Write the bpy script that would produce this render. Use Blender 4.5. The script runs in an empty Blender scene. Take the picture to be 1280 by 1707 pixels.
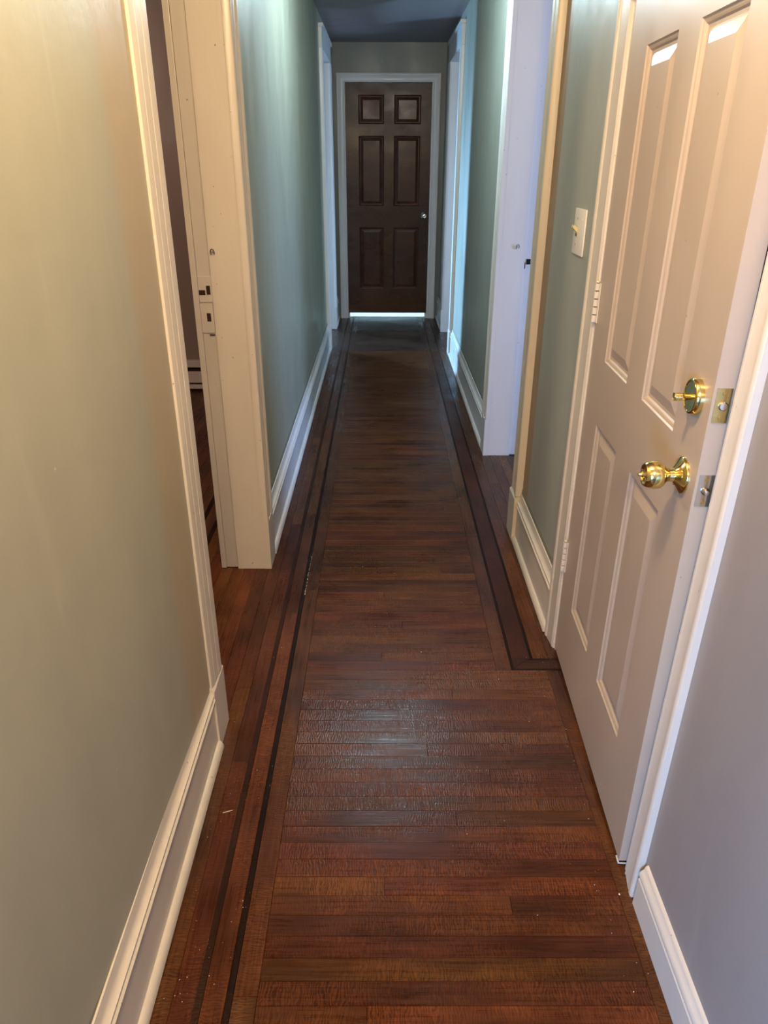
import bpy, bmesh, math, random
from mathutils import Matrix, Vector
random.seed(7)
S = bpy.context.scene
C = S.collection
PI = math.pi

# ---------------------------------------------------------------- camera
cd = bpy.data.cameras.new('camera'); cam = bpy.data.objects.new('camera', cd); C.objects.link(cam)
cd.sensor_fit = 'VERTICAL'; cd.sensor_height = 36.0; cd.lens = 1217.0/1707.0*36.0
cd.clip_start = 0.02; cd.clip_end = 60
R = Matrix(((0.99999351, -0.00159846, -0.00322883),
            (-0.00222421, 0.43112647, -0.90228877),
            (0.0028343, 0.90229009, 0.43112012)))
cam.matrix_world = Matrix.Translation((0, 0, 1.42)) @ R.to_4x4()
S.camera = cam

# ---------------------------------------------------------------- world, lights, exposure
w = bpy.data.worlds.new('world'); S.world = w; w.use_nodes = True
w.node_tree.nodes['Background'].inputs[0].default_value = (0.55, 0.65, 0.8, 1)
w.node_tree.nodes['Background'].inputs[1].default_value = 0.3
S.view_settings.view_transform = 'Standard'; S.view_settings.look = 'None'
S.view_settings.gamma = 1.0; S.view_settings.use_curve_mapping = False
S.view_settings.exposure = 0.1

def lamp(name, kind, loc, power, col, size=0.1, target=None, size_y=None, spread=None):
    l = bpy.data.lights.new(name, kind); o = bpy.data.objects.new(name, l); C.objects.link(o)
    l.energy = power; l.color = col; o.location = loc
    if kind == 'AREA':
        l.size = size
        if size_y: l.shape = 'RECTANGLE'; l.size_y = size_y
        if spread: l.spread = math.radians(spread)
    else: l.shadow_soft_size = size
    if target:
        d = Vector(target)-Vector(loc); o.rotation_euler = d.to_track_quat('-Z', 'Y').to_euler()
    return o
lamp('near_ceiling_lamp', 'POINT', (-0.05, 0.85, 2.2), 64, (1.0, 0.69, 0.36), 0.07)
lamp('rear_warm_fill', 'POINT', (-0.05, -1.1, 2.1), 100, (1.0, 0.70, 0.38), 0.08)  # added warm fill behind the camera, lifts the dim lower door frames
lamp('middle_ceiling_lamp', 'POINT', (0.06, 3.8, 2.2), 33, (0.68, 0.91, 1.0), 0.09)
lamp('rear_room_window_daylight', 'AREA', (-0.95, -2.0, 0.7), 215, (0.20, 0.46, 1.0), 0.4, (0.54, 1.05, 0.6), 1.2)
lamp('middle_room_window_daylight', 'AREA', (2.6, 2.4, 1.1), 54, (0.34, 0.54, 1.0), 0.9, (0.5, 3.7, 0.9), 1.2)
lamp('far_left_room_window_daylight', 'AREA', (-2.5, 8.1, 0.95), 65, (0.34, 0.64, 1.0), 0.20, (0.2, 5.9, 0.45), 0.9, 75)
lamp('far_right_room_window_daylight', 'AREA', (2.4, 6.2, 1.2), 20, (0.45, 0.68, 1.0), 0.8, (0.5, 6.8, 0.7), 1.0, 110)
lamp('left_room_lamp', 'POINT', (-2.0, 2.6, 2.1), 60, (1.0, 0.72, 0.55), 0.12)
lamp('porch_daylight', 'AREA', (0.06, 8.6, 1.6), 60, (0.55, 0.85, 1.0), 0.9, (0.06, 7.9, 0), 0.9)

# ---------------------------------------------------------------- materials
def mat(name):
    m = bpy.data.materials.new(name); m.use_nodes = True
    return m, m.node_tree.nodes, m.node_tree.links, m.node_tree.nodes['Principled BSDF']
def mix(N, L, fac, a, b, mode='MIX'):
    n = N.new('ShaderNodeMix'); n.data_type = 'RGBA'; n.blend_type = mode
    for k, v in ((0, fac), (6, a), (7, b)):
        if isinstance(v, (int, float)): n.inputs[k].default_value = v
        elif isinstance(v, tuple): n.inputs[k].default_value = (*v, 1)
        else: L.new(v, n.inputs[k])
    return n.outputs[2]
def mth(N, L, op, a, b=None, c=None):
    n = N.new('ShaderNodeMath'); n.operation = op
    for k, v in enumerate((a, b, c)):
        if v is None: continue
        if isinstance(v, (int, float)): n.inputs[k].default_value = v
        else: L.new(v, n.inputs[k])
    return n.outputs[0]
def noise(N, L, co, scale=(1, 1, 1), s=1.0, detail=3, rough=0.5, dist=0.0):
    mp = N.new('ShaderNodeMapping'); L.new(co, mp.inputs[0]); mp.inputs['Scale'].default_value = scale
    n = N.new('ShaderNodeTexNoise'); L.new(mp.outputs[0], n.inputs['Vector'])
    n.inputs['Scale'].default_value = s; n.inputs['Detail'].default_value = detail
    n.inputs['Roughness'].default_value = rough; n.inputs['Distortion'].default_value = dist
    return n.outputs[0]
def ramp(N, L, v, a, b, lo=0.0, hi=1.0):
    n = N.new('ShaderNodeMapRange'); L.new(v, n.inputs[0])
    n.inputs[1].default_value = a; n.inputs[2].default_value = b; n.inputs[3].default_value = lo; n.inputs[4].default_value = hi
    return n.outputs[0]
def bump(N, L, P, h, strength, dist=0.002):
    b = N.new('ShaderNodeBump'); b.inputs['Strength'].default_value = strength; b.inputs['Distance'].default_value = dist
    L.new(h, b.inputs['Height']); L.new(b.outputs[0], P.inputs['Normal'])
def plain(name, col, rough=0.5, metal=0.0, bs=0.0, bscale=200, spec=0.5):
    m, N, L, P = mat(name)
    P.inputs['Base Color'].default_value = (*col, 1); P.inputs['Roughness'].default_value = rough
    P.inputs['Metallic'].default_value = metal; P.inputs['Specular IOR Level'].default_value = spec
    co = N.new('ShaderNodeTexCoord').outputs['Object']
    v = noise(N, L, co, s=8, detail=4)
    L.new(mix(N, L, ramp(N, L, v, 0.35, 0.7), tuple(c*0.9 for c in col), col), P.inputs['Base Color'])
    if bs: bump(N, L, P, noise(N, L, co, s=bscale, detail=2), bs)
    return m

def wall_mat(name, base, tan_bands, rough=0.42):
    m, N, L, P = mat(name)
    co = N.new('ShaderNodeTexCoord').outputs['Object']
    xyz = N.new('ShaderNodeSeparateXYZ'); L.new(co, xyz.inputs[0])
    big = noise(N, L, co, (1.6, 1.6, 0.5), 1.6, 4, 0.6)
    c = mix(N, L, ramp(N, L, big, 0.3, 0.7), tuple(x*0.93 for x in base), tuple(x*1.05 for x in base))
    # thin lighter streaks, smeared sheen put into the paint colour
    st = noise(N, L, co, (3, 7, 0.9), 2.2, 4, 0.6, 0.6)
    c = mix(N, L, ramp(N, L, st, 0.6, 0.8, 0, 0.30), c, tuple(min(1, x*1.35) for x in base))
    for (y0, y1, soft, col, amt) in tan_bands:
        a = ramp(N, L, xyz.outputs[1], y0-soft, y0+soft)
        b = ramp(N, L, xyz.outputs[1], y1-soft, y1+soft, 1, 0)
        wob = mth(N, L, 'MULTIPLY', a, b)
        c = mix(N, L, mth(N, L, 'MULTIPLY', wob, amt), c, col)
    chips = noise(N, L, co, (1, 1, 1), 34, 2, 0.5)
    c = mix(N, L, ramp(N, L, chips, 0.77, 0.79, 0, 0.7), c, (0.6, 0.55, 0.47))
    L.new(c, P.inputs['Base Color'])
    rg = noise(N, L, co, (2, 3, 0.7), 2.5, 3)
    L.new(ramp(N, L, rg, 0.3, 0.7, rough-0.07, rough+0.12), P.inputs['Roughness'])
    h = noise(N, L, co, s=26, detail=4, rough=0.6)
    h2 = noise(N, L, co, s=3.5, detail=2)
    hh = mth(N, L, 'ADD', mth(N, L, 'MULTIPLY', h, 0.35), mth(N, L, 'MULTIPLY', h2, 1.6))
    bump(N, L, P, hh, 0.35, 0.006)
    return m
SAGE = (0.33, 0.355, 0.30)
M = {}
M['wall_l'] = wall_mat('sage_wall_paint_left', (0.355, 0.36, 0.27), [(1.335, 1.50, 0.03, (0.40, 0.30, 0.17), 0.55)])
M['wall_r'] = wall_mat('sage_wall_paint_right', SAGE, [(2.60, 2.72, 0.008, (0.27, 0.18, 0.10), 0.9)])
M['wall_n'] = wall_mat('grey_wall_paint_near', (0.275, 0.245, 0.215), [])
M['wall_e'] = wall_mat('shaded_sage_paint_end', (0.165, 0.185, 0.175), [])  # corridor sage darkened in its colour to stand for dim light
M['wall_room'] = wall_mat('mauve_brown_room_paint', (0.25, 0.19, 0.16), [])
M['ceil'] = wall_mat('ceiling_paint', (0.34, 0.30, 0.31), [], 0.6)

def trim_mat(name, col, rough=0.33, lump=0.35):
    m, N, L, P = mat(name)
    co = N.new('ShaderNodeTexCoord').outputs['Object']
    v = noise(N, L, co, (1, 1, 0.4), 5, 4)
    c = mix(N, L, ramp(N, L, v, 0.3, 0.7), tuple(x*0.92 for x in col), col)
    d = noise(N, L, co, s=60, detail=2)
    c = mix(N, L, ramp(N, L, d, 0.755, 0.775, 0, 0.75), c, (0.16, 0.11, 0.07))
    L.new(c, P.inputs['Base Color'])
    L.new(ramp(N, L, v, 0.3, 0.7, rough-0.05, rough+0.1), P.inputs['Roughness'])
    h = noise(N, L, co, (1, 1, 0.25), 45, 3, 0.6)
    bump(N, L, P, h, lump, 0.002)
    return m
M['trim'] = trim_mat('cream_trim_paint', (0.65, 0.60, 0.50))
M['trim_cool'] = trim_mat('white_trim_paint', (0.70, 0.71, 0.72))
M['door'] = trim_mat('cream_door_paint', (0.43, 0.355, 0.27), 0.34, 0.12)
M['caulk'] = plain('grey_caulk_line', (0.22, 0.22, 0.17), 0.6)

def wood(name, dark, mid, light, rough=0.28, rand=0.55, scale=1.0, spec=0.28, figure=1.0):
    """boards with grain along local x, quarter-sawn flecks, each object its own tone"""
    m, N, L, P = mat(name)
    P.inputs['Specular IOR Level'].default_value = spec
    tc = N.new('ShaderNodeTexCoord').outputs['Object']
    oi = N.new('ShaderNodeObjectInfo'); at = N.new('ShaderNodeAttribute'); at.attribute_name = 'tone'
    r = mth(N, L, 'FRACT', mth(N, L, 'ADD', oi.outputs['Random'], at.outputs['Fac']))
    off = N.new('ShaderNodeCombineXYZ')
    L.new(mth(N, L, 'MULTIPLY', r, 37.0), off.inputs[0]); L.new(mth(N, L, 'MULTIPLY', r, 91.0), off.inputs[1])
    va = N.new('ShaderNodeVectorMath'); va.operation = 'ADD'; L.new(tc, va.inputs[0]); L.new(off.outputs[0], va.inputs[1])
    co = va.outputs[0]
    grain = noise(N, L, co, (6*scale, 150*scale, 6), 1.0, 5, 0.62, 0.25)
    cath = noise(N, L, co, (2.2*scale, 26*scale, 3), 1.0, 3, 0.5, 0.9)
    fleck = noise(N, L, co, (70*scale, 22*scale, 30), 1.0, 3, 0.6, 2.2)
    fmask = noise(N, L, co, (3.0, 9, 3), 1.0, 2)
    wv = N.new('ShaderNodeTexWave'); wv.wave_type = 'BANDS'; wv.bands_direction = 'X'; wv.wave_profile = 'SIN'
    wmp = N.new('ShaderNodeMapping'); L.new(co, wmp.inputs[0]); wmp.inputs['Scale'].default_value = (scale, 0.45*scale, scale)
    L.new(wmp.outputs[0], wv.inputs[0]); wv.inputs['Scale'].default_value = 50; wv.inputs['Distortion'].default_value = 17
    wv.inputs['Detail'].default_value = 3; wv.inputs['Detail Scale'].default_value = 0.7; wv.inputs['Detail Roughness'].default_value = 0.62
    fig = mth(N, L, 'MULTIPLY', wv.outputs['Fac'], ramp(N, L, fmask, 0.38, 0.62, figure*0.12, figure))
    gp = N.new('ShaderNodeNewGeometry').outputs['Position']
    stain = noise(N, L, gp, (2.2, 3.4, 2), 1.0, 4, 0.6)
    blot = noise(N, L, co, (4, 9, 4), 1.0, 3, 0.6)
    c = mix(N, L, ramp(N, L, cath, 0.32, 0.68), dark, mid)
    c = mix(N, L, ramp(N, L, grain, 0.48, 0.78, 0, 0.75), c, light)
    fl = mth(N, L, 'MULTIPLY', ramp(N, L, fleck, 0.50, 0.60), ramp(N, L, fmask, 0.40, 0.58))
    c = mix(N, L, mth(N, L, 'MULTIPLY', fl, 0.5), c, tuple(x*1.25 for x in light))
    c = mix(N, L, ramp(N, L, blot, 0.35, 0.62, 0.45, 0.0), c, tuple(x*0.55 for x in dark))
    c = mix(N, L, ramp(N, L, stain, 0.36, 0.66, 0.55, 0.0), c, tuple(x*0.6 for x in dark))
    c = mix(N, L, mth(N, L, 'MULTIPLY', fig, 0.42), c, tuple(x*1.15 for x in light))
    hs = N.new('ShaderNodeHueSaturation'); L.new(c, hs.inputs['Color'])
    r2 = mth(N, L, 'FRACT', mth(N, L, 'MULTIPLY', r, 7.31))
    tone = mth(N, L, 'POWER', r, 1.5)
    L.new(ramp(N, L, tone, 0, 1, 1-0.30*rand, 1+0.55*rand), hs.inputs['Value'])
    L.new(ramp(N, L, r2, 0, 1, 0.49, 0.51), hs.inputs['Hue'])
    L.new(hs.outputs[0], P.inputs['Base Color'])
    L.new(mth(N, L, 'ADD', ramp(N, L, grain, 0.3, 0.75, rough-0.09, rough+0.12), ramp(N, L, stain, 0.3, 0.7, -0.05, 0.10)), P.inputs['Roughness'])
    hgt = mth(N, L, 'ADD', mth(N, L, 'MULTIPLY', grain, 0.7), mth(N, L, 'MULTIPLY', cath, 0.6))
    hgt = mth(N, L, 'ADD', hgt, mth(N, L, 'MULTIPLY', fl, 0.25))
    hgt = mth(N, L, 'ADD', hgt, mth(N, L, 'MULTIPLY', fig, 0.9))
    bump(N, L, P, hgt, 0.30, 0.0011)
    return m
M['oak'] = wood('red_brown_stained_oak', (0.040, 0.0105, 0.0025), (0.086, 0.0250, 0.0052), (0.165, 0.056, 0.0125))
M['oak_far'] = wood('dark_oak_far_end', (0.018, 0.008, 0.005), (0.036, 0.017, 0.011), (0.060, 0.030, 0.020), 0.28, 0.4)  # darker, greyer tone for the far boards
M['oak_red'] = wood('mahogany_border_strip', (0.036, 0.010, 0.0035), (0.062, 0.018, 0.006), (0.09, 0.028, 0.010), 0.38, 0.4, 1.0, 0.2)
M['inlay'] = wood('black_brown_inlay_strip', (0.009, 0.0035, 0.0020), (0.015, 0.006, 0.0034), (0.026, 0.011, 0.006), 0.4, 0.3, 1.0, 0.12)
M['inlay_b'] = wood('dark_brown_inlay_strip', (0.020, 0.0065, 0.0028), (0.032, 0.011, 0.0045), (0.05, 0.018, 0.008), 0.4, 0.3, 1.0, 0.15)
M['sub'] = plain('dark_subfloor', (0.010, 0.006, 0.004), 0.9)
M['brown_door'] = wood('dark_brown_stained_door', (0.050, 0.018, 0.008), (0.085, 0.032, 0.014), (0.12, 0.05, 0.024), 0.27, 0.0, 0.45, 0.22, 0.15)
M['brass'] = plain('polished_brass', (0.82, 0.66, 0.27), 0.12, 1.0)
M['brass_old'] = plain('aged_brass', (0.50, 0.37, 0.14), 0.35, 1.0, 0.3, 90)
M['nickel'] = plain('worn_nickel', (0.55, 0.52, 0.46), 0.22, 1.0)
M['hole'] = plain('dark_mortise', (0.035, 0.014, 0.009), 0.9)
M['black'] = plain('black_opening', (0.004, 0.004, 0.005), 0.9)
M['ivory'] = plain('ivory_plastic', (0.78, 0.76, 0.66), 0.35)
M['yellowed'] = plain('yellowed_plastic', (0.66, 0.58, 0.30), 0.35)
M['heater'] = plain('cream_heater_enamel', (0.66, 0.60, 0.56), 0.4)
M['chip'] = plain('paint_crumbs', (0.85, 0.78, 0.68), 0.6)

# ---------------------------------------------------------------- mesh helpers
def link(name, bm, m, parent=None, smooth=False, loc=None, rotz=None):
    bmesh.ops.recalc_face_normals(bm, faces=bm.faces)
    me = bpy.data.meshes.new(name); bm.to_mesh(me); bm.free()
    o = bpy.data.objects.new(name, me); C.objects.link(o); me.materials.append(m)
    if smooth:
        for p in me.polygons: p.use_smooth = True
        try: me.set_sharp_from_angle(angle=math.radians(38))
        except Exception: pass
    if parent: o.parent = parent
    if loc is not None: o.location = loc
    if rotz is not None: o.rotation_euler = (0, 0, rotz)
    return o
def box(bm, x0, x1, y0, y1, z0, z1, bev=0.0):
    v = [bm.verts.new((x, y, z)) for x in (x0, x1) for y in (y0, y1) for z in (z0, z1)]
    fs = [bm.faces.new([v[i] for i in f]) for f in ((0, 1, 3, 2), (4, 6, 7, 5), (0, 4, 5, 1), (2, 3, 7, 6), (0, 2, 6, 4), (1, 5, 7, 3))]
    if bev:
        es = list({e for f in fs for e in f.edges})
        bmesh.ops.bevel(bm, geom=es, offset=bev, segments=2, affect='EDGES', profile=0.6)
    return v
def boxes(*bs, bev=0.0):
    bm = bmesh.new()
    for b in bs: box(bm, *b, bev=bev)
    return bm
def prism(bm, pts, fn, lo, hi):
    """closed outline pts (a,b) swept from lo to hi; fn(a,b,t) -> xyz"""
    A = [bm.verts.new(fn(a, b, lo)) for a, b in pts]; B = [bm.verts.new(fn(a, b, hi)) for a, b in pts]
    n = len(pts)
    for i in range(n):
        j = (i+1) % n; bm.faces.new((A[i], A[j], B[j], B[i]))
    bm.faces.new(A[::-1]); bm.faces.new(B)
def lathe(bm, prof, mtx=Matrix(), n=28):
    rings = []
    for s, r in prof:
        if r < 1e-6: rings.append([bm.verts.new(mtx @ Vector((0, 0, s)))])
        else: rings.append([bm.verts.new(mtx @ Vector((r*math.cos(2*PI*k/n), r*math.sin(2*PI*k/n), s))) for k in range(n)])
    for a, b in zip(rings, rings[1:]):
        for k in range(n):
            q = [a[k % len(a)], a[(k+1) % len(a)], b[(k+1) % len(b)], b[k % len(b)]]
            u = []
            for v in q:
                if v not in u: u.append(v)
            if len(u) > 2: bm.faces.new(u)
    if len(rings[0]) > 1: bm.faces.new(rings[0][::-1])
    if len(rings[-1]) > 1: bm.faces.new(rings[-1])
def empty(name, loc=(0, 0, 0), rotz=0, parent=None):
    o = bpy.data.objects.new(name, None); C.objects.link(o); o.location = loc; o.rotation_euler = (0, 0, rotz)
    o.empty_display_size = 0.1
    if parent: o.parent = parent
    return o
def tag(o, label, cat=None, kind=None, group=None):
    if label: o['label'] = label
    if cat: o['category'] = cat
    if kind: o['kind'] = kind
    if group: o['group'] = group
    return o
def struct(o, label, cat): return tag(o, label, cat, 'structure')

# ================================================================ SETTING
CZ = 2.378
LW = -0.452      # left wall face
RW = 0.570       # right wall face beyond the white door
NW = 0.550       # right wall face nearer than the white door, leans out a little
LEAN = 0.015
HEAD = 2.16
# ---- walls (each wall one mesh with its real openings)
def plaster(bm):
    # the old plaster swells towards the casing
    n0 = len(bm.verts); v = box(bm, LW-0.02, LW+0.010, 0.35, 1.515, 0, CZ)
    for q in v:
        if q.co.x > LW and q.co.y < 1: q.co.x = LW-0.001
    return bm
struct(link('wall_left', plaster(boxes(
    (LW-0.15, LW, -2.3, -2.2, 0, CZ), (LW-0.15, LW, -2.2, -0.9, HEAD+.02, CZ), (LW-0.15, LW, -0.9, 1.615, 0, CZ), (LW-0.15, LW, 1.615, 2.475, HEAD+.02, CZ),
    (LW-0.15, LW, 2.475, 6.19, 0, CZ), (LW-0.15, LW, 6.19, 7.0, HEAD+.02, CZ),
    (LW-0.15, LW, 7.0, 7.55, 0, CZ))), M['wall_l']),
    'long left corridor wall in worn sage green paint, with two doorways', 'wall')
struct(link('wall_right', boxes(
    (RW, RW+0.15, 2.00, 2.745, 0, CZ), (RW, RW+0.15, 2.745, 3.695, HEAD+.02, CZ),
    (RW, RW+0.15, 3.695, 6.04, 0, CZ), (RW, RW+0.15, 6.04, 6.89, HEAD+.02, CZ),
    (RW, RW+0.15, 6.89, 7.55, 0, CZ)), M['wall_r']),
    'right corridor wall beyond the cream door, sage green with a bare tan strip by the open doorway', 'wall')
bm = bmesh.new()
box(bm, NW, NW+0.17, -2.3, 1.10, 0, CZ); box(bm, NW, NW+0.17, 1.10, 2.00, 2.07, CZ)
for v in bm.verts: v.co.x += LEAN*v.co.z*(1 if v.co.y < 1.2 else 0.4)
struct(link('wall_right', bm, M['wall_n']), 'near right wall in greyish paint between the cream door and the camera', 'wall')
struct(link('wall_end', boxes((LW, -0.345, 7.55, 7.68, 0, CZ), (0.455, RW, 7.55, 7.68, 0, CZ), (-0.345, 0.455, 7.55, 7.68, 2.085, CZ)), M['wall_e']),
    'sage end wall around the brown door, colour darkened as if in shade', 'wall')
struct(link('wall_back', boxes((LW, NW+0.1, -2.42, -2.3, 0, CZ)), M['wall_n']), 'corridor wall behind the camera', 'wall')
struct(link('ceiling', boxes((-3.6, 3.6, -2.42, 9.2, CZ, CZ+0.1)), M['ceil']), 'plain grey corridor ceiling', 'ceiling')
# ---- side rooms
struct(link('wall_left_room', boxes((-3.5, LW-0.15, 4.95, 5.07, 0, CZ), (-3.6, -3.5, 0.2, 5.0, 0, CZ), (-3.5, LW-0.15, 0.1, 0.2, 0, CZ), (-3.6, -3.5, -2.42, 0.2, 0, CZ), (-3.5, LW-0.15, -2.42, -2.3, 0, CZ)), M['wall_room']),
    'brownish wall of the room seen through the left doorway', 'wall')
struct(link('wall_left_far_room', boxes((-3.0, LW-0.15, 8.9, 9.0, 0, CZ), (-3.1, -3.0, 5.07, 9.0, 0, CZ)), M['wall_e']),
    'walls of the room behind the far left doorway', 'wall')
struct(link('wall_right_room', boxes((3.0, 3.1, 2.0, 5.2, 0, CZ), (RW+0.15, 3.0, 1.9, 2.0, 0, CZ), (RW+0.15, 3.0, 5.1, 5.2, 0, CZ)), M['wall_e']),
    'walls of the room behind the right doorway', 'wall')
struct(link('wall_right_far_room', boxes((3.0, 3.1, 5.2, 8.3, 0, CZ), (RW+0.15, 3.0, 8.2, 8.3, 0, CZ)), M['wall_e']),
    'walls of the room behind the far right doorway', 'wall')
struct(link('wall_closet', boxes((1.5, 1.6, 0.8, 2.0, 0, CZ), (NW+0.19, 1.5, 0.75, 0.85, 0, CZ)), M['wall_room']),
    'closet walls behind the cream door', 'wall')
struct(link('wall_porch', boxes((-1.1, -1.0, 7.68, 9.1, 0, CZ), (1.0, 1.1, 7.68, 9.1, 0, CZ), (-1.0, 1.0, 9.0, 9.1, 0, CZ)), M['trim_cool']),
    'white walls of the bright room behind the brown end door', 'wall')

# ---- floor: every board
floor = struct(link('floor', boxes((-3.6, 3.6, -2.42, 9.2, -0.08, -0.0205)), M['sub']),
    'strip oak floor stained dark red-brown, short crosswise boards inside a border with dark inlay lines', 'floor')
cache = {}
def plank_mesh(l, wd, m):
    k = (round(l, 3), round(wd, 4), m.name)
    if k in cache: return cache[k]
    g = 0.00012; c = 0.0006; bm = bmesh.new()
    def ring(ins, z): return [bm.verts.new((x, y, z)) for x, y in ((-l/2+ins, -wd/2+ins), (l/2-ins, -wd/2+ins), (l/2-ins, wd/2-ins), (-l/2+ins, wd/2-ins))]
    a, b, t = ring(g, -0.02), ring(g, -0.0011), ring(g+c, 0)
    for p, q in ((a, b), (b, t)):
        for i in range(4): bm.faces.new((p[i], p[(i+1) % 4], q[(i+1) % 4], q[i]))
    bm.faces.new(t); bm.faces.new(a[::-1])
    me = bpy.data.meshes.new('plank'); bm.to_mesh(me); bm.free(); me.materials.append(m)
    cache[k] = me; return me
nplank = 0
def plank(x0, x1, y0, y1, m='oak', along='x', name='plank', dz=None):
    global nplank
    l, wd = ((x1-x0), (y1-y0)) if along == 'x' else ((y1-y0), (x1-x0))
    o = bpy.data.objects.new(name, plank_mesh(l, wd, M[m])); C.objects.link(o); o.parent = floor
    o.location = ((x0+x1)/2, (y0+y1)/2, random.uniform(-0.0006, 0) if dz is None else dz)
    if along == 'y': o.rotation_euler = (0, 0, PI/2)
    nplank += 1; return o
stuff_list = {}
def stuff_plank(x0, x1, y0, y1, m='oak', along='x', key='floor_boards'):
    stuff_list.setdefault((key, m, along), []).append((x0, x1, y0, y1))
FX0, FX1 = -0.233, 0.357
P_ = 0.0455
Y0 = 1.834
# near field, wider
k = 0; y = Y0
while y > -0.35:
    x1 = 0.512
    fn = plank if y > 0.6 else stuff_plank
    if k % 5 == 2 or k in (9, 16): xs = [FX0, random.uniform(-0.05, 0.35), x1]
    else: xs = [FX0, x1]
    for a, b in zip(xs, xs[1:]): fn(a, b, y-P_, y)
    y -= P_; k += 1
YN = y
# corner where the right border turns to the wall
plank(0.357, 0.413, 1.834, 1.834+P_*0+0.0001+0.0, 'inlay') if False else None
y = Y0; k = 0
while y < 6.08:
    y2 = min(y+P_, 6.10)
    fn = plank if y < 4.9 else stuff_plank
    if k % 4 == 1: xs = [FX0, random.uniform(-0.1, 0.25), FX1]
    else: xs = [FX0, FX1]
    for a, b in zip(xs, xs[1:]): fn(a, b, y, y2)
    y = y2; k += 1
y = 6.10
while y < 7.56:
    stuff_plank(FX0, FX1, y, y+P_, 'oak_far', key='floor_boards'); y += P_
# borders running along the corridor
def run(x0, x1, y0, y1, m, lens, name='border_plank', along='y'):
    y = y0; i = 0
    while y < y1-1e-4:
        e = min(y+lens[i % len(lens)], y1)
        if y1-e < 0.12: e = y1
        plank(x0, x1, y, e, m, 'y', name); y = e; i += 1
for (a, b, m, lens, nm) in (
    (-0.279, -0.233, 'oak', [1.2, 0.55, 0.9, 1.3], 'border_plank'),
    (-0.292, -0.279, 'inlay', [1.5, 1.9], 'inlay_strip'),
    (-0.335, -0.292, 'oak', [0.95, 1.55, 0.8], 'border_plank'),
    (-0.350, -0.335, 'inlay_b', [1.7, 1.4], 'inlay_strip'),
    (-0.392, -0.349, 'oak', [1.1, 0.7, 1.4], 'border_plank'),
    (-0.437, -0.392, 'oak', [0.8, 1.3, 1.0], 'border_plank')):
    run(a, b, -0.35, 6.10, m, lens, nm)
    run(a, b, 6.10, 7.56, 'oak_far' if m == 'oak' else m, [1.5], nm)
for (a, b, m, lens, nm) in (
    (0.357, 0.405, 'oak', [1.3, 0.9], 'border_plank'),
    (0.405, 0.413, 'inlay', [1.7, 1.4], 'inlay_strip'),
    (0.413, 0.473, 'oak_red', [1.25, 1.7], 'border_plank'),
    (0.473, 0.481, 'inlay', [1.8, 1.4], 'inlay_strip'),
    (0.481, 0.530, 'oak', [1.0, 0.7, 1.4], 'border_plank'),
    (0.530, 0.580, 'oak', [1.4, 0.9, 1.2], 'border_plank')):
    ys = {'border_plank': 1.893, 'inlay_strip': 1.893}[nm]
    if b <= 0.406: ys = Y0
    run(a, b, ys, 6.10, m, lens, nm)
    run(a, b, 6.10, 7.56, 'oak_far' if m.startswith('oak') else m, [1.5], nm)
# mitred turn: two dark lines and the red strip, turned to the wall under the casing
def poly_strip(pts, m, name):
    bm = bmesh.new(); cx = sum(p[0] for p in pts)/len(pts); cy = sum(p[1] for p in pts)/len(pts)
    A = [bm.verts.new((x-cx, y-cy, -0.02)) for x, y in pts]
    B = [bm.verts.new((cx+(x-cx)*0.996-cx, cy+(y-cy)*0.99-cy, 0.0)) for x, y in pts]
    n = len(pts)
    for i in range(n): bm.faces.new((A[i], A[(i+1) % n], B[(i+1) % n], B[i]))
    bm.faces.new(B); bm.faces.new(A[::-1])
    return link(name, bm, M[m], floor, loc=(cx, cy, -0.0002))
poly_strip([(0.405, 1.834), (0.58, 1.834), (0.58, 1.842), (0.413, 1.842), (0.413, 1.893), (0.405, 1.893)], 'inlay', 'inlay_strip')
poly_strip([(0.413, 1.842), (0.58, 1.842), (0.58, 1.885), (0.464, 1.885), (0.473, 1.893)][:4]+[(0.466, 1.893)], 'oak_red', 'border_plank')
poly_strip([(0.413, 1.893), (0.413, 1.843), (0.465, 1.893)], 'oak_red', 'border_plank')
poly_strip([(0.466, 1.885), (0.58, 1.885), (0.58, 1.893), (0.466, 1.893)], 'inlay', 'inlay_strip')
run(0.512, 0.580, -0.35, 1.834, 'oak', [0.9, 0.75], 'border_plank')
# thresholds of the doorways and the rooms behind
for i, x in enumerate((-0.483, -0.529, -0.575, -0.621, -0.667)):
    plank(x, x+0.046, 1.55, 2.60, 'oak', 'y', 'threshold_plank')
for i, x in enumerate((0.58, 0.626, 0.672, 0.718)):
    plank(x, x+0.046, 2.70, 3.74, 'oak', 'y', 'threshold_plank')
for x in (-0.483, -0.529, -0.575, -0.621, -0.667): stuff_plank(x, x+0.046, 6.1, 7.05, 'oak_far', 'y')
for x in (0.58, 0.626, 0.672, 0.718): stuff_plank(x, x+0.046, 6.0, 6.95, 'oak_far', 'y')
x = -0.667
i = 0
while x > -2.4:
    wd = 0.018 if i in (1, 3) else P_
    (plank if x > -1.0 else stuff_plank)(x-wd, x, 0.25, 2.5, 'inlay' if i in (1, 3) else 'oak', 'y')
    (plank if x > -1.45 else stuff_plank)(x-wd, x, 2.5, 4.95, 'inlay' if i in (1, 3) else 'oak', 'y')
    x -= wd; i += 1
stuff_plank(-0.667, -0.603, 2.6, 4.95, 'oak', 'y'); stuff_plank(-0.667, -0.603, 0.2, 1.55, 'oak', 'y')
x = 0.764
while x < 2.9: stuff_plank(x, x+P_, 2.0, 5.1, 'oak', 'y'); x += P_
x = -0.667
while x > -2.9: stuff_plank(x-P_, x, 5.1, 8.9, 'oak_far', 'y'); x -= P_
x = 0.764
while x < 2.9: stuff_plank(x, x+P_, 5.25, 8.2, 'oak_far', 'y'); x += P_
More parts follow.
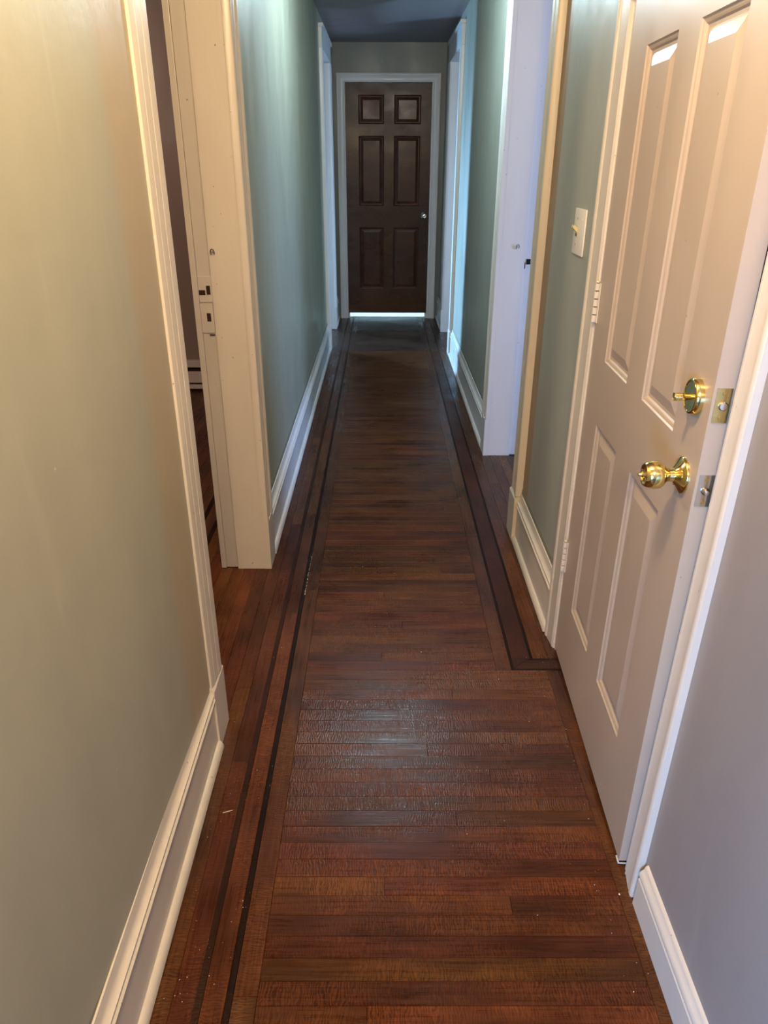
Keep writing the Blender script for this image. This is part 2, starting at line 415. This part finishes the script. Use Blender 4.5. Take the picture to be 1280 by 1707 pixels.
for (key, m, along), L_ in stuff_list.items():
    bm = bmesh.new(); lay = bm.faces.layers.float.new('tone')
    for (x0, x1, y0, y1) in L_:
        a, b, c, d = (x0, x1, y0, y1) if along == 'x' else (y0, y1, -x1, -x0)
        g = 0.0004; n0 = len(bm.faces); t = random.random()
        dz = random.uniform(-0.0006, 0)
        lo = [bm.verts.new(p) for p in ((a+g, c+g, -0.02), (b-g, c+g, -0.02), (b-g, d-g, -0.02), (a+g, d-g, -0.02))]
        hi = [bm.verts.new(p) for p in ((a+2*g, c+2*g, dz), (b-2*g, c+2*g, dz), (b-2*g, d-2*g, dz), (a+2*g, d-2*g, dz))]
        fs = [bm.faces.new((lo[i], lo[(i+1) % 4], hi[(i+1) % 4], hi[i])) for i in range(4)]+[bm.faces.new(hi)]
        for f in fs: f[lay] = t
    o = link('distant_planks', bm, M[m], floor, rotz=(PI/2 if along == 'y' else 0)); o['kind'] = 'stuff'
# bright sill behind the end door
struct(link('floor_porch', boxes((-1.0, 1.0, 7.62, 9.0, -0.02, 0.002)), M['trim_cool']), 'pale floor showing bright under the brown end door', 'floor')

# ---- baseboards
def arc(cx, cz, r, a0, a1, n=6): return [(cx+r*math.cos(math.radians(a0+(a1-a0)*i/n)), cz+r*math.sin(math.radians(a0+(a1-a0)*i/n))) for i in range(n+1)]
def old_base(side, x, y0, y1, label, suffix='left', m='trim'):
    fn = (lambda a, b, t: (x+a, t, b)) if side > 0 else (lambda a, b, t: (x-a, t, b))
    root = struct(empty('baseboard_'+suffix, (0, 0, 0)), label, 'baseboard')
    bm = bmesh.new(); prism(bm, [(0, 0.0), (0.016, 0.0), (0.016, 0.150), (0, 0.150)], fn, y0, y1); link('board', bm, M[m], root)
    bm = bmesh.new(); prism(bm, [(0, 0.150), (0.019, 0.150), (0.0215, 0.154), (0.0215, 0.160), (0.017, 0.164), (0.0165, 0.170)]+arc(0.0265, 0.196, 0.018, 250, 180, 5)+[(0.0075, 0.202), (0.006, 0.212), (0, 0.214)], fn, y0, y1)
    link('cap_moulding', bm, M[m], root, smooth=True)
    bm = bmesh.new(); prism(bm, [(0.016, 0)]+[(0.016+0.014*math.cos(t), 0.004+0.022*math.sin(t)) for t in [i*PI/12 for i in range(7)]], fn, y0, y1)
    link('shoe_moulding', bm, M[m], root, smooth=True)
    bm = bmesh.new(); prism(bm, [(0, 0.214), (0.003, 0.214), (0.0012, 0.232), (0, 0.234)], fn, y0, y1); link('caulk_line', bm, M['caulk'], root)
    return root
old_base(1, LW, -0.9, 1.50, 'tall moulded cream baseboard on the near left wall')
old_base(1, LW, 2.575, 6.10, 'tall moulded baseboard on the left wall beyond the first doorway', m='trim_cool')
old_base(1, LW, 7.09, 7.55, 'short baseboard piece in the far left corner', m='trim_cool')
old_base(-1, RW, 2.035, 2.70, 'moulded baseboard under the light switch, right wall', 'right')
old_base(-1, RW, 3.80, 5.94, 'moulded baseboard on the right wall beyond the open doorway', 'right', 'trim_cool')
old_base(-1, RW, 6.98, 7.55, 'short baseboard piece in the far right corner', 'right', 'trim_cool')
bm = bmesh.new()
prism(bm, [(0, 0), (0.015, 0), (0.015, 0.076), (0.0125, 0.079), (0.0125, 0.083), (0.0155, 0.086), (0.0155, 0.092), (0.012, 0.099), (0.0075, 0.103), (0.0065, 0.108), (0.004, 0.113), (0, 0.115)],
      lambda a, b, t: (NW-a+LEAN*b, t, b), -2.3, 1.043)
struct(link('baseboard_right_near', bm, M['trim'], smooth=True), 'low newer white baseboard on the near right wall', 'baseboard')

# ---- door casings
CP = [(0, 0), (0, 0.022), (0.003, 0.027), (0.010, 0.029), (0.020, 0.0285), (0.026, 0.0255), (0.031, 0.0215), (0.034, 0.0225), (0.042, 0.0250), (0.052, 0.0250), (0.060, 0.0215), (0.064, 0.0195), (0.067, 0.0210), (0.074, 0.0240), (0.086, 0.0255), (0.093, 0.0255), (0.098, 0.0240), (0.100, 0.021), (0.100, 0)]
NP = [(0, 0), (0, 0.0125), (0.002, 0.0150), (0.018, 0.0175), (0.026, 0.0178), (0.0275, 0.0165), (0.029, 0.0180), (0.055, 0.0192), (0.060, 0.0193), (0.0615, 0.0180), (0.063, 0.0195), (0.088, 0.0215), (0.094, 0.0212), (0.094, 0)]
def casing_leg(name, parent, side, x, youter, yinner, z0, z1, m, prof=CP, lean=0.0, width=0.100):
    sy = 1 if yinner > youter else -1; sc = abs(yinner-youter)/width
    bm = bmesh.new()
    prism(bm, prof, lambda a, b, t: (x+side*b+lean*t, youter+sy*a*sc, t), z0, z1)
    return link(name, bm, M[m], parent, smooth=True)
def opening(name, label, side, x, thick, yn, yf, yno, yfo, m, hall_th=0.028, reb=0.045, near_m=None):
    """cased opening in a side wall; yn/yf clear jamb faces, yno/yfo outer casing edges; side=+1 left wall"""
    root = struct(empty(name, (x, (yn+yf)/2, 0)), label, 'door frame')
    inv = Matrix.Translation((-x, -(yn+yf)/2, 0))
    def put(o): o.matrix_parent_inverse = inv; return o
    # near and far legs and plinth block
    for k, (yo, yi) in enumerate(((yno, yn), (yfo, yf))):
        mm = near_m if (k == 0 and near_m) else m
        if k == 0 and name == 'trim_1': put(casing_leg('side_casing', root, side, x, 1.505, 1.598, 0.19, HEAD, mm, NP, 0, 0.094))
        else: put(casing_leg('side_casing', root, side, x, yo, yi, 0.20, HEAD+0.0, mm))
        a, b = sorted((yo, yi))
        bm = bmesh.new()
        if k == 0:
            pt = 0.0215 if name == 'trim_1' else 0.030
            prism(bm, [(0, 0), (pt, 0), (pt, 0.186), (pt-0.010, 0.198), (0, 0.198)], lambda p, q, t: (x+side*p, t, q), a-0.002, b+0.012)
        else:
            prism(bm, [(0, 0), (0.026, 0), (0.026, 0.200), (0, 0.200)], lambda p, q, t: (x+side*p, t, q), a, b)
        put(link('plinth_block', bm, M[mm], root))
    # head casing with cap
    a, b = yno-0.008, yfo+0.008
    put(link('head_casing', boxes((min(x, x+side*0.024), max(x, x+side*0.024), a, b, HEAD, HEAD+0.125), bev=0.002), M[m], root))
    put(link('head_cap', boxes((min(x, x+side*0.036), max(x, x+side*0.036), a-0.008, b+0.008, HEAD+0.125, HEAD+0.148), bev=0.003), M[m], root))
    # jambs: hall part, deeper rebate towards the room, room casing
    e = x+side*0.002; r0 = x-side*(thick-reb); r1 = x-side*thick; rc = x-side*(thick+0.020)
    def span(p, q): return (min(p, q), max(p, q))
    for (yy, s) in ((yf, 1), (yn, -1)):
        put(link('jamb', boxes((*span(e, r0), *span(yy, yy+s*0.015), 0.0, HEAD), bev=0.0015), M[m], root))
        put(link('rebate', boxes((*span(r0-side*0.0016, r1+side*0.0006), *span(yy+s*0.010, yy+s*0.0149), 0.004, HEAD)), M[m], root))
        put(link('room_casing', boxes((*span(r1-side*0.0008, rc), *span(yy+s*0.006, yy+s*0.10), 0.0, HEAD+0.1), bev=0.002), M[m], root))
    put(link('head_jamb', boxes((*span(e, r1), yn-0.014, yf+0.014, HEAD, HEAD+0.018)), M[m], root))
    return root, put
t1, put1 = opening('trim_1', 'cream painted frame of the open doorway on the left, with an old strike plate', 1, LW, 0.148, 1.60, 2.46, 1.50, 2.575, 'trim')
t2, put2 = opening('trim_2', 'pale frame of the far doorway on the left next to the brown end door', 1, LW, 0.148, 6.205, 6.985, 6.10, 7.09, 'trim_cool')
t3, put3 = opening('trim_3', 'white frame of the open doorway in the middle of the right wall', -1, RW, 0.160, 2.812, 3.68, 2.70, 3.80, 'trim_cool', near_m='trim')
t4, put4 = opening('trim_4', 'pale frame of the far doorway on the right next to the brown end door', -1, RW, 0.148, 6.045, 6.87, 5.94, 6.98, 'trim_cool')

# strike plates and hook on the left jamb (faces the camera at Y = 2.46)
sp = put1(link('strike_plate', boxes((-0.6000, -0.5555, 2.4655, 2.4702, 1.005, 1.088), bev=0.0015), M['trim'], t1))
put1(link('strike_plate', boxes((-0.6000, -0.5580, 2.4650, 2.4702, 0.905, 0.998), bev=0.0015), M['trim'], t1))
sp['label'] = 'upper painted-over strike plate'
for (a, b, c, d) in ((-0.5735, -0.561, 1.030, 1.058), (-0.5985, -0.578, 1.028, 1.044), (-0.5800, -0.5665, 0.943, 0.970), (-0.5760, -0.5590, 0.897, 0.9005)):
    h = put1(link('mortise', boxes((a, b, 2.4600, 2.4668, c, d)), M['hole'], t1))
    h.data.materials[0] = M['hole']
    for v in h.data.vertices: v.co.y = 2.4645 if v.co.y < 2.463 else v.co.y
def hook(parent, put, x, y, z, r=0.0055):
    bm = bmesh.new()
    n, k = 14, 6
    rings = []
    for i in range(n):
        a = -0.6+i/(n-1)*4.6
        c = Vector((x+r*math.cos(a)*0.6, y-0.010-r*0.9*math.sin(a)*0.5, z+r*math.sin(a)))
        rings.append([bm.verts.new(c+Vector((0.0019*math.cos(2*PI*j/k)*math.cos(a), -0.0019*math.sin(2*PI*j/k), 0.0019*math.cos(2*PI*j/k)*math.sin(a)))) for j in range(k)])
    for p, q in zip(rings, rings[1:]):
        for j in range(k): bm.faces.new((p[j], p[(j+1) % k], q[(j+1) % k], q[j]))
    bm.faces.new(rings[0]); bm.faces.new(rings[-1][::-1])
    lathe(bm, [(0, 0.0038), (0.001, 0.0040), (0.003, 0.0022), (0.010, 0.0016), (0.011, 0)], Matrix.Translation((x, y, z)) @ Matrix.Rotation(PI/2, 4, 'X'), 10)
    o = put(link('screw_hook', bm, M['nickel'], parent, smooth=True)); o['label'] = 'small bent metal hook in the jamb'; return o
hook(t1, put1, -0.539, 2.460, 1.163, 0.010)
hook(t3, put3, 0.644, 3.680, 1.062, 0.012)
lk = put3(link('latch_hole', boxes((0.694, 0.714, 3.6855, 3.6905, 0.982, 1.006), (0.686, 0.690, 3.6855, 3.6905, 0.962, 0.990)), M['black'], t3))

# ---- frame of the cream door (right)
t5 = struct(empty('trim_5', (NW, 1.53, 0)), 'cream casing around the six-panel cream door on the right', 'door frame')
inv5 = Matrix.Translation((-NW, -1.53, 0))
def put5(o): o.matrix_parent_inverse = inv5; return o
MP = [(0, 0), (0, 0.013), (0.003, 0.0155), (0.012, 0.0155), (0.017, 0.0135), (0.021, 0.0140), (0.050, 0.0085), (0.053, 0.0095), (0.057, 0.0075), (0.057, 0)]
put5(casing_leg('side_casing', t5, -1, NW, 1.056, 1.118, 0, 2.075, 'trim', MP, LEAN, 0.057))
MP2 = [(0, 0), (0, 0.022), (0.003, 0.024), (0.014, 0.024), (0.019, 0.020), (0.024, 0.021), (0.060, 0.0155), (0.064, 0.017), (0.072, 0.013), (0.072, 0)]
put5(casing_leg('side_casing', t5, -1, RW, 2.035, 1.950, 0, 2.075, 'trim', MP2, 0, 0.072))
put5(link('head_casing', boxes((0.552, 0.590, 1.056, 2.035, 2.075, 2.14), bev=0.003), M['trim'], t5))
# jambs and stops, behind the slab
bm = bmesh.new(); box(bm, 0.5445, 0.69, 1.112, 1.1265, 0, 2.06)
for v in bm.verts: v.co.x += LEAN*v.co.z
put5(link('jamb', bm, M['trim'], t5))
put5(link('jamb', boxes((0.561, 0.70, 1.9405, 1.952, 0, 2.06)), M['trim'], t5))
put5(link('door_stop', boxes((0.612, 0.65, 1.1265, 1.14, 0, 2.06), (0.612, 0.65, 1.928, 1.9405, 0, 2.06)), M['trim'], t5))
put5(link('head_jamb', boxes((0.57, 0.69, 1.1265, 1.9405, 2.045, 2.06)), M['trim'], t5))

# ---- six-panel doors
def panel_door(name, label, W, H, T, cols, rows, m, loc, rotz, z0):
    root = struct(empty(name, loc, rotz), label, 'door')
    xs = sorted({0, W, *[c for p in cols for c in p]}); zs = sorted({z0, H, *[r for p in rows for r in p]})
    bm = bmesh.new()
    vv = {}
    def V(x, y, z):
        k = (round(x, 5), round(y, 5), round(z, 5))
        if k not in vv: vv[k] = bm.verts.new((x, y, z))
        return vv[k]
    for i in range(len(xs)-1):
        for j in range(len(zs)-1):
            if any(abs(xs[i]-c[0]) < 1e-6 for c in cols) and any(abs(zs[j]-r[0]) < 1e-6 for r in rows): continue
            bm.faces.new((V(xs[i], 0, zs[j]), V(xs[i+1], 0, zs[j]), V(xs[i+1], 0, zs[j+1]), V(xs[i], 0, zs[j+1])))
    # edges and back
    B = [bm.verts.new(p) for p in ((0, T, z0), (W, T, z0), (W, T, H), (0, T, H))]
    bm.faces.new(B[::-1])
    F = [V(0, 0, z0), V(W, 0, z0), V(W, 0, H), V(0, 0, H)]
    loops = [[V(x, 0, z0) for x in xs], [V(W, 0, z) for z in zs], [V(x, 0, H) for x in reversed(xs)], [V(0, 0, z) for z in reversed(zs)]]
    for k, lp in enumerate(loops): bm.faces.new(lp+[B[(k+1) % 4], B[k]])
    link('slab', bm, M[m], root)
    prof = [(0, 0), (0.0025, 0.0035), (0.006, 0.0045), (0.009, 0.0060), (0.012, 0.0095), (0.018, 0.0100), (0.022, 0.0085), (0.040, 0.0035), (0.0425, 0.0030)]
    for c in cols:
        for r in rows:
            bm = bmesh.new(); cx = (c[0]+c[1])/2; cz = (r[0]+r[1])/2; rings = []
            for ins, d in prof:
                rings.append([bm.verts.new(p) for p in ((c[0]+ins-cx, d, r[0]+ins-cz), (c[1]-ins-cx, d, r[0]+ins-cz), (c[1]-ins-cx, d, r[1]-ins-cz), (c[0]+ins-cx, d, r[1]-ins-cz))])
            for p, q in zip(rings, rings[1:]):
                for k in range(4): bm.faces.new((p[k], p[(k+1) % 4], q[(k+1) % 4], q[k]))
            bm.faces.new(rings[-1])
            link('panel', bm, M[m], root, loc=(cx, 0, cz))
    return root
HX, HY, LX, LY = 0.5595, 1.938, 0.5315, 1.1365
ang = math.atan2(LY-HY, LX-HX); WD = math.hypot(LX-HX, LY-HY)
d1 = panel_door('door_1', 'cream six-panel door on the right with a brass knob and deadbolt, slightly ajar', WD, 2.035, 0.035,
    [(0.137, 0.340), (0.457, 0.660)], [(0.240, 0.812), (0.975, 1.645), (1.760, 1.930)], 'door', (HX, HY, 0), ang, 0.014)
# hardware: local x along the door, -y towards the corridor
AX = Matrix.Rotation(PI/2, 4, 'X')         # lathe axis z -> -y
ku = WD-0.060
def hw(name, prof, x, z, m, parent=d1, off=0, n=28, label=None):
    bm = bmesh.new(); lathe(bm, prof, AX, n)
    o = link(name, bm, M[m], parent, smooth=True, loc=(x, off, z))
    if label: o['label'] = label
    return o
kn = hw('door_knob', [(0.024, 0.0115), (0.030, 0.0135), (0.035, 0.021), (0.040, 0.0245), (0.048, 0.0258), (0.056, 0.0250), (0.064, 0.0225), (0.068, 0.0195), (0.068, 0.0175), (0.0645, 0.0150), (0.0635, 0.0080)], ku, 0.922, 'brass', label='polished brass tulip knob')
hw('rosette', [(0, 0.0335), (0.003, 0.0335), (0.005, 0.0320), (0.010, 0.0215), (0.017, 0.0125), (0.026, 0.0115)], 0, 0, 'brass', kn)
hw('push_button', [(0.0635, 0.0062), (0.070, 0.0058), (0.073, 0.0030), (0.078, 0.0026), (0.079, 0)], 0, 0, 'brass_old', kn, n=16)
bm = bmesh.new(); lathe(bm, [(-0.002, 0.0026), (0.0014, 0.0026), (0.0022, 0.0018), (0.0022, 0)], Matrix.Translation((-0.004, -0.010, -0.0185)) @ AX, 12)
link('rosette_screw', bm, M['nickel'], kn, smooth=True)
db = hw('deadbolt', [(0, 0.0315), (0.004, 0.0315), (0.011, 0.0305), (0.0135, 0.0285), (0.014, 0.0265), (0.0125, 0.0250), (0.0120, 0.006)], ku, 1.066, 'brass', label='round brass deadbolt')
hw('thumb_turn', [(0.012, 0.0052), (0.020, 0.0058), (0.030, 0.0070), (0.038, 0.0074), (0.040, 0.0068), (0.0385, 0.0050), (0.0385, 0)], 0, -0.001, 'brass', db, n=18)
# plates on the free edge of the door (edge normal = +local x)
for (z, m, r, lab) in ((1.068, 'brass_old', 0.0075, 'brass deadbolt face plate'), (0.918, 'nickel', 0.0068, 'worn latch face plate')):
    bm = bmesh.new(); box(bm, -0.0002, 0.0011, -0.0125, 0.0125, -0.029, 0.029)
    e = link('latch_plate', bm, M[m], d1, loc=(WD, 0.0175, z)); e['label'] = lab
    bm = bmesh.new(); lathe(bm, [(0, r), (0.003, r), (0.0045, r*0.8), (0.0045, 0)] if m == 'brass_old' else [(0, r), (0.004, r), (0.009, r*0.6), (0.010, 0)], Matrix.Rotation(PI/2, 4, 'Y'), 16)
    link('bolt', bm, M['nickel'], e, smooth=True, loc=(0.001, 0.001, 0))
    for dz in (-0.021, 0.021):
        bm = bmesh.new(); lathe(bm, [(0, 0.0034), (0.0012, 0.0030), (0.0014, 0)], Matrix.Rotation(PI/2, 4, 'Y'), 12)
        link('screw', bm, M['brass_old'], e, smooth=True, loc=(0.0009, 0, dz))
# hinges, painted over
for z in (0.345, 1.095, 1.80):
    hg = link('hinge', boxes((-0.0042, 0.011, -0.0022, 0.0, -0.05, 0.05), (-0.020, -0.0008, -0.0022+0.0, 0.0001, -0.05, 0.05)), M['trim'], d1, loc=(0, 0, z))
    for i in range(5):
        bm = bmesh.new(); zz = -0.050+i*0.020
        lathe(bm, [(zz+0.0010, 0.0050), (zz+0.0018, 0.0066), (zz+0.0182, 0.0066), (zz+0.0190, 0.0050)], Matrix(), 12)
        link('knuckle', bm, M['trim'], hg, smooth=True, loc=(-0.001, -0.0062, 0))
    bm = bmesh.new(); lathe(bm, [(-0.049, 0.0046), (0.049, 0.0046)], Matrix(), 10); link('barrel', bm, M['hole'], hg, loc=(-0.001, -0.0062, 0))
    bm = bmesh.new(); lathe(bm, [(0.050, 0.0035), (0.052, 0.0052), (0.055, 0.0040), (0.056, 0)], Matrix(), 12)
    link('pin', bm, M['trim'], hg, smooth=True, loc=(-0.001, -0.0062, 0))
# loose weather strip end at the door foot
bm = bmesh.new(); box(bm, -0.018, 0.001, 0.001, 0.004, 0.0, 0.004); box(bm, 0.0, 0.0015, 0.004, 0.024, 0.000, 0.003)
ws = link('sweep_strip', bm, M['trim_cool'], d1, loc=(WD-0.001, -0.002, 0.004))

d2 = panel_door('door_2', 'dark brown six-panel door closing the far end of the corridor', 0.782, 2.070, 0.035,
    [(0.118, 0.352), (0.445, 0.690)], [(0.285, 0.858), (1.050, 1.648), (1.742, 1.978)], 'brown_door', (-0.336, 7.572, 0), 0, 0.048)
kn2 = hw('door_knob', [(0.020, 0.010), (0.028, 0.014), (0.036, 0.024), (0.046, 0.0275), (0.055, 0.0255), (0.060, 0.018), (0.059, 0.012), (0.0605, 0.008), (0.0605, 0)], 0.738, 0.966, 'nickel', d2, label='round silver knob')
hw('rosette', [(0, 0.032), (0.004, 0.031), (0.008, 0.022), (0.012, 0.012), (0.022, 0.010)], 0, 0, 'nickel', kn2)
# frame of the end door
link('weather_stop', boxes((-0.3465, -0.325, 7.6075, 7.622, 0.0, 2.085), (0.434, 0.456, 7.6075, 7.622, 0.0, 2.085), (-0.325, 0.434, 7.6075, 7.622, 2.06, 2.085)), M['trim_cool'], None)['kind'] = 'structure'
bpy.data.objects['weather_stop'].name = 'trim_7'
t6 = struct(empty('trim_6', (0.055, 7.55, 0)), 'grey-white casing around the brown end door', 'door frame')
inv6 = Matrix.Translation((-0.055, -7.55, 0))
EP = [(0, 0), (0, 0.017), (0.004, 0.020), (0.014, 0.020), (0.020, 0.016), (0.056, 0.012), (0.060, 0.014), (0.070, 0.010), (0.070, 0)]
x0, x1, zt = -0.413, 0.524, 2.145
for (xo, s) in ((x0, 1), (x1, -1)):
    bm = bmesh.new(); A = []; B_ = []
    for a, b in EP:
        A.append(bm.verts.new((xo+s*a, 7.55-b, 0))); B_.append(bm.verts.new((xo+s*a, 7.55-b, zt-a)))
    n = len(EP)
    for i in range(n): bm.faces.new((A[i], A[(i+1) % n], B_[(i+1) % n], B_[i]))
    bm.faces.new(A); bm.faces.new(B_[::-1])
    o = link('side_casing', bm, M['trim_cool'], t6, smooth=True); o.matrix_parent_inverse = inv6
bm = bmesh.new(); A = []; B_ = []
for a, b in EP:
    A.append(bm.verts.new((x0+a, 7.55-b, zt-a))); B_.append(bm.verts.new((x1-a, 7.55-b, zt-a)))
for i in range(n): bm.faces.new((A[i], A[(i+1) % n], B_[(i+1) % n], B_[i]))
bm.faces.new(A); bm.faces.new(B_[::-1])
o = link('head_casing', bm, M['trim_cool'], t6, smooth=True); o.matrix_parent_inverse = inv6
o = link('jamb', boxes((-0.3445, -0.3385, 7.545, 7.68, 0, 2.084), (0.4485, 0.4545, 7.545, 7.68, 0, 2.084), (-0.3385, 0.4485, 7.545, 7.68, 2.074, 2.084)), M['trim_cool'], t6); o.matrix_parent_inverse = inv6

# ================================================================ THINGS
# light switch on the right wall
sw = empty('light_switch', (RW, 2.240, 1.243))
tag(sw, 'ivory wall switch plate with a yellowed toggle, beside the cream door casing', 'light switch')
bm = bmesh.new(); box(bm, -0.0055, -0.0002, -0.061, 0.061, -0.062, 0.062, bev=0.0028)
link('cover_plate', bm, M['ivory'], sw, smooth=True)
bm = bmesh.new()
prism(bm, [(-0.005, -0.004), (-0.005, 0.011), (-0.018, 0.018), (-0.020, 0.011)], lambda a, b, t: (a, t, b), -0.0105+0.022, 0.0105+0.022)
link('toggle', bm, M['yellowed'], sw)
link('toggle_slot', boxes((-0.0062, -0.0050, 0.010, 0.034, -0.014, 0.016)), M['yellowed'], sw)
link('slot_marks', boxes(*[(-0.0068, -0.0060, a, a+0.002, -0.013, -0.005) for a in (0.0115, 0.018, 0.0245, 0.0305)]), M['hole'], sw)
for yy in (0.022, -0.026):
    for zz in (-0.035, 0.035):
        bm = bmesh.new(); lathe(bm, [(0, 0.0032), (0.0010, 0.0028), (0.0012, 0)], Matrix.Rotation(-PI/2, 4, 'Y'), 12)
        link('screw', bm, M['brass_old'] if yy > 0 else M['ivory'], sw, smooth=True, loc=(-0.0053, yy, zz))

# baseboard heater in the left room
ht = empty('baseboard_heater', (-1.6, 4.95, 0))
tag(ht, 'cream baseboard heater with dark slots on the far wall of the left room', 'heater')
def hb(name, z0, z1, d0, d1, m='heater', bev=0.002):
    return link(name, boxes((-0.9, 0.9, -d1, -d0, z0, z1), bev=bev), M[m], ht)
hb('back_plate', 0.0, 0.205, 0.0005, 0.006)
hb('top_cover', 0.168, 0.208, 0.006, 0.062)
hb('fin_core', 0.055, 0.150, 0.010, 0.045, 'hole')
hb('front_panel', 0.062, 0.140, 0.055, 0.065)
hb('lower_lip', 0.020, 0.048, 0.050, 0.065)
for s in (-1, 1):
    link('end_cap', boxes((min(s*0.9, s*0.915), max(s*0.9, s*0.915), -0.066, -0.0005, 0.0, 0.209), bev=0.002), M['heater'], ht)

# crumbs of paint on the floor
def crumb(bm, x, y, r):
    v = bmesh.ops.create_icosphere(bm, subdivisions=1, radius=r)['verts']
    a = random.random()*6; sx, sy, sz = random.uniform(0.7, 1.5), random.uniform(0.6, 1.1), 0.55
    for q in v:
        c = q.co; X, Yv = c.x*sx, c.y*sy
        q.co = Vector((x+X*math.cos(a)-Yv*math.sin(a), y+X*math.sin(a)+Yv*math.cos(a), r*sz+c.z*sz+0.0001))
bm = bmesh.new()
for _ in range(150):
    t = random.random()
    if t < 0.40: x, y = random.uniform(-0.42, -0.28), random.uniform(0.8, 1.7)
    elif t < 0.62: x, y = random.uniform(0.46, 0.52), random.uniform(0.85, 2.0)
    else: x, y = random.uniform(-0.4, 0.5), random.uniform(0.85, 2.6)
    crumb(bm, x, y, random.choice((0.0005, 0.0006, 0.0008, 0.0011)))
for i in range(60):
    crumb(bm, -0.2795+random.uniform(-0.0012, 0.0012), 2.27+0.30*random.random()**1.5, random.choice((0.0009, 0.0012, 0.0015)))
tag(link('paint_crumbs', bm, M['chip']), 'tiny pale specks of paint scattered over the dark floor', 'debris', 'stuff')
def single(name, x, y, r, label):
    bm = bmesh.new(); crumb(bm, 0, 0, r); tag(link(name, bm, M['chip'], loc=(x, y, 0)), label, 'debris', group='loose paint chips on the floor')
single('paint_chip', 0.513, 1.062, 0.0024, 'pale chip on the floor at the foot of the right near casing')
single('paint_chip', 0.128, 1.925, 0.0018, 'pale chip on the boards in the middle of the corridor floor')
bm = bmesh.new(); box(bm, -0.012, 0.012, -0.0006, 0.0006, 0.0002, 0.0011)
tag(link('wood_splinter', bm, M['chip'], loc=(-0.372, 1.285, 0), rotz=0.35), 'thin pale splinter lying by the near left baseboard', 'splinter')
print('planks', nplank)
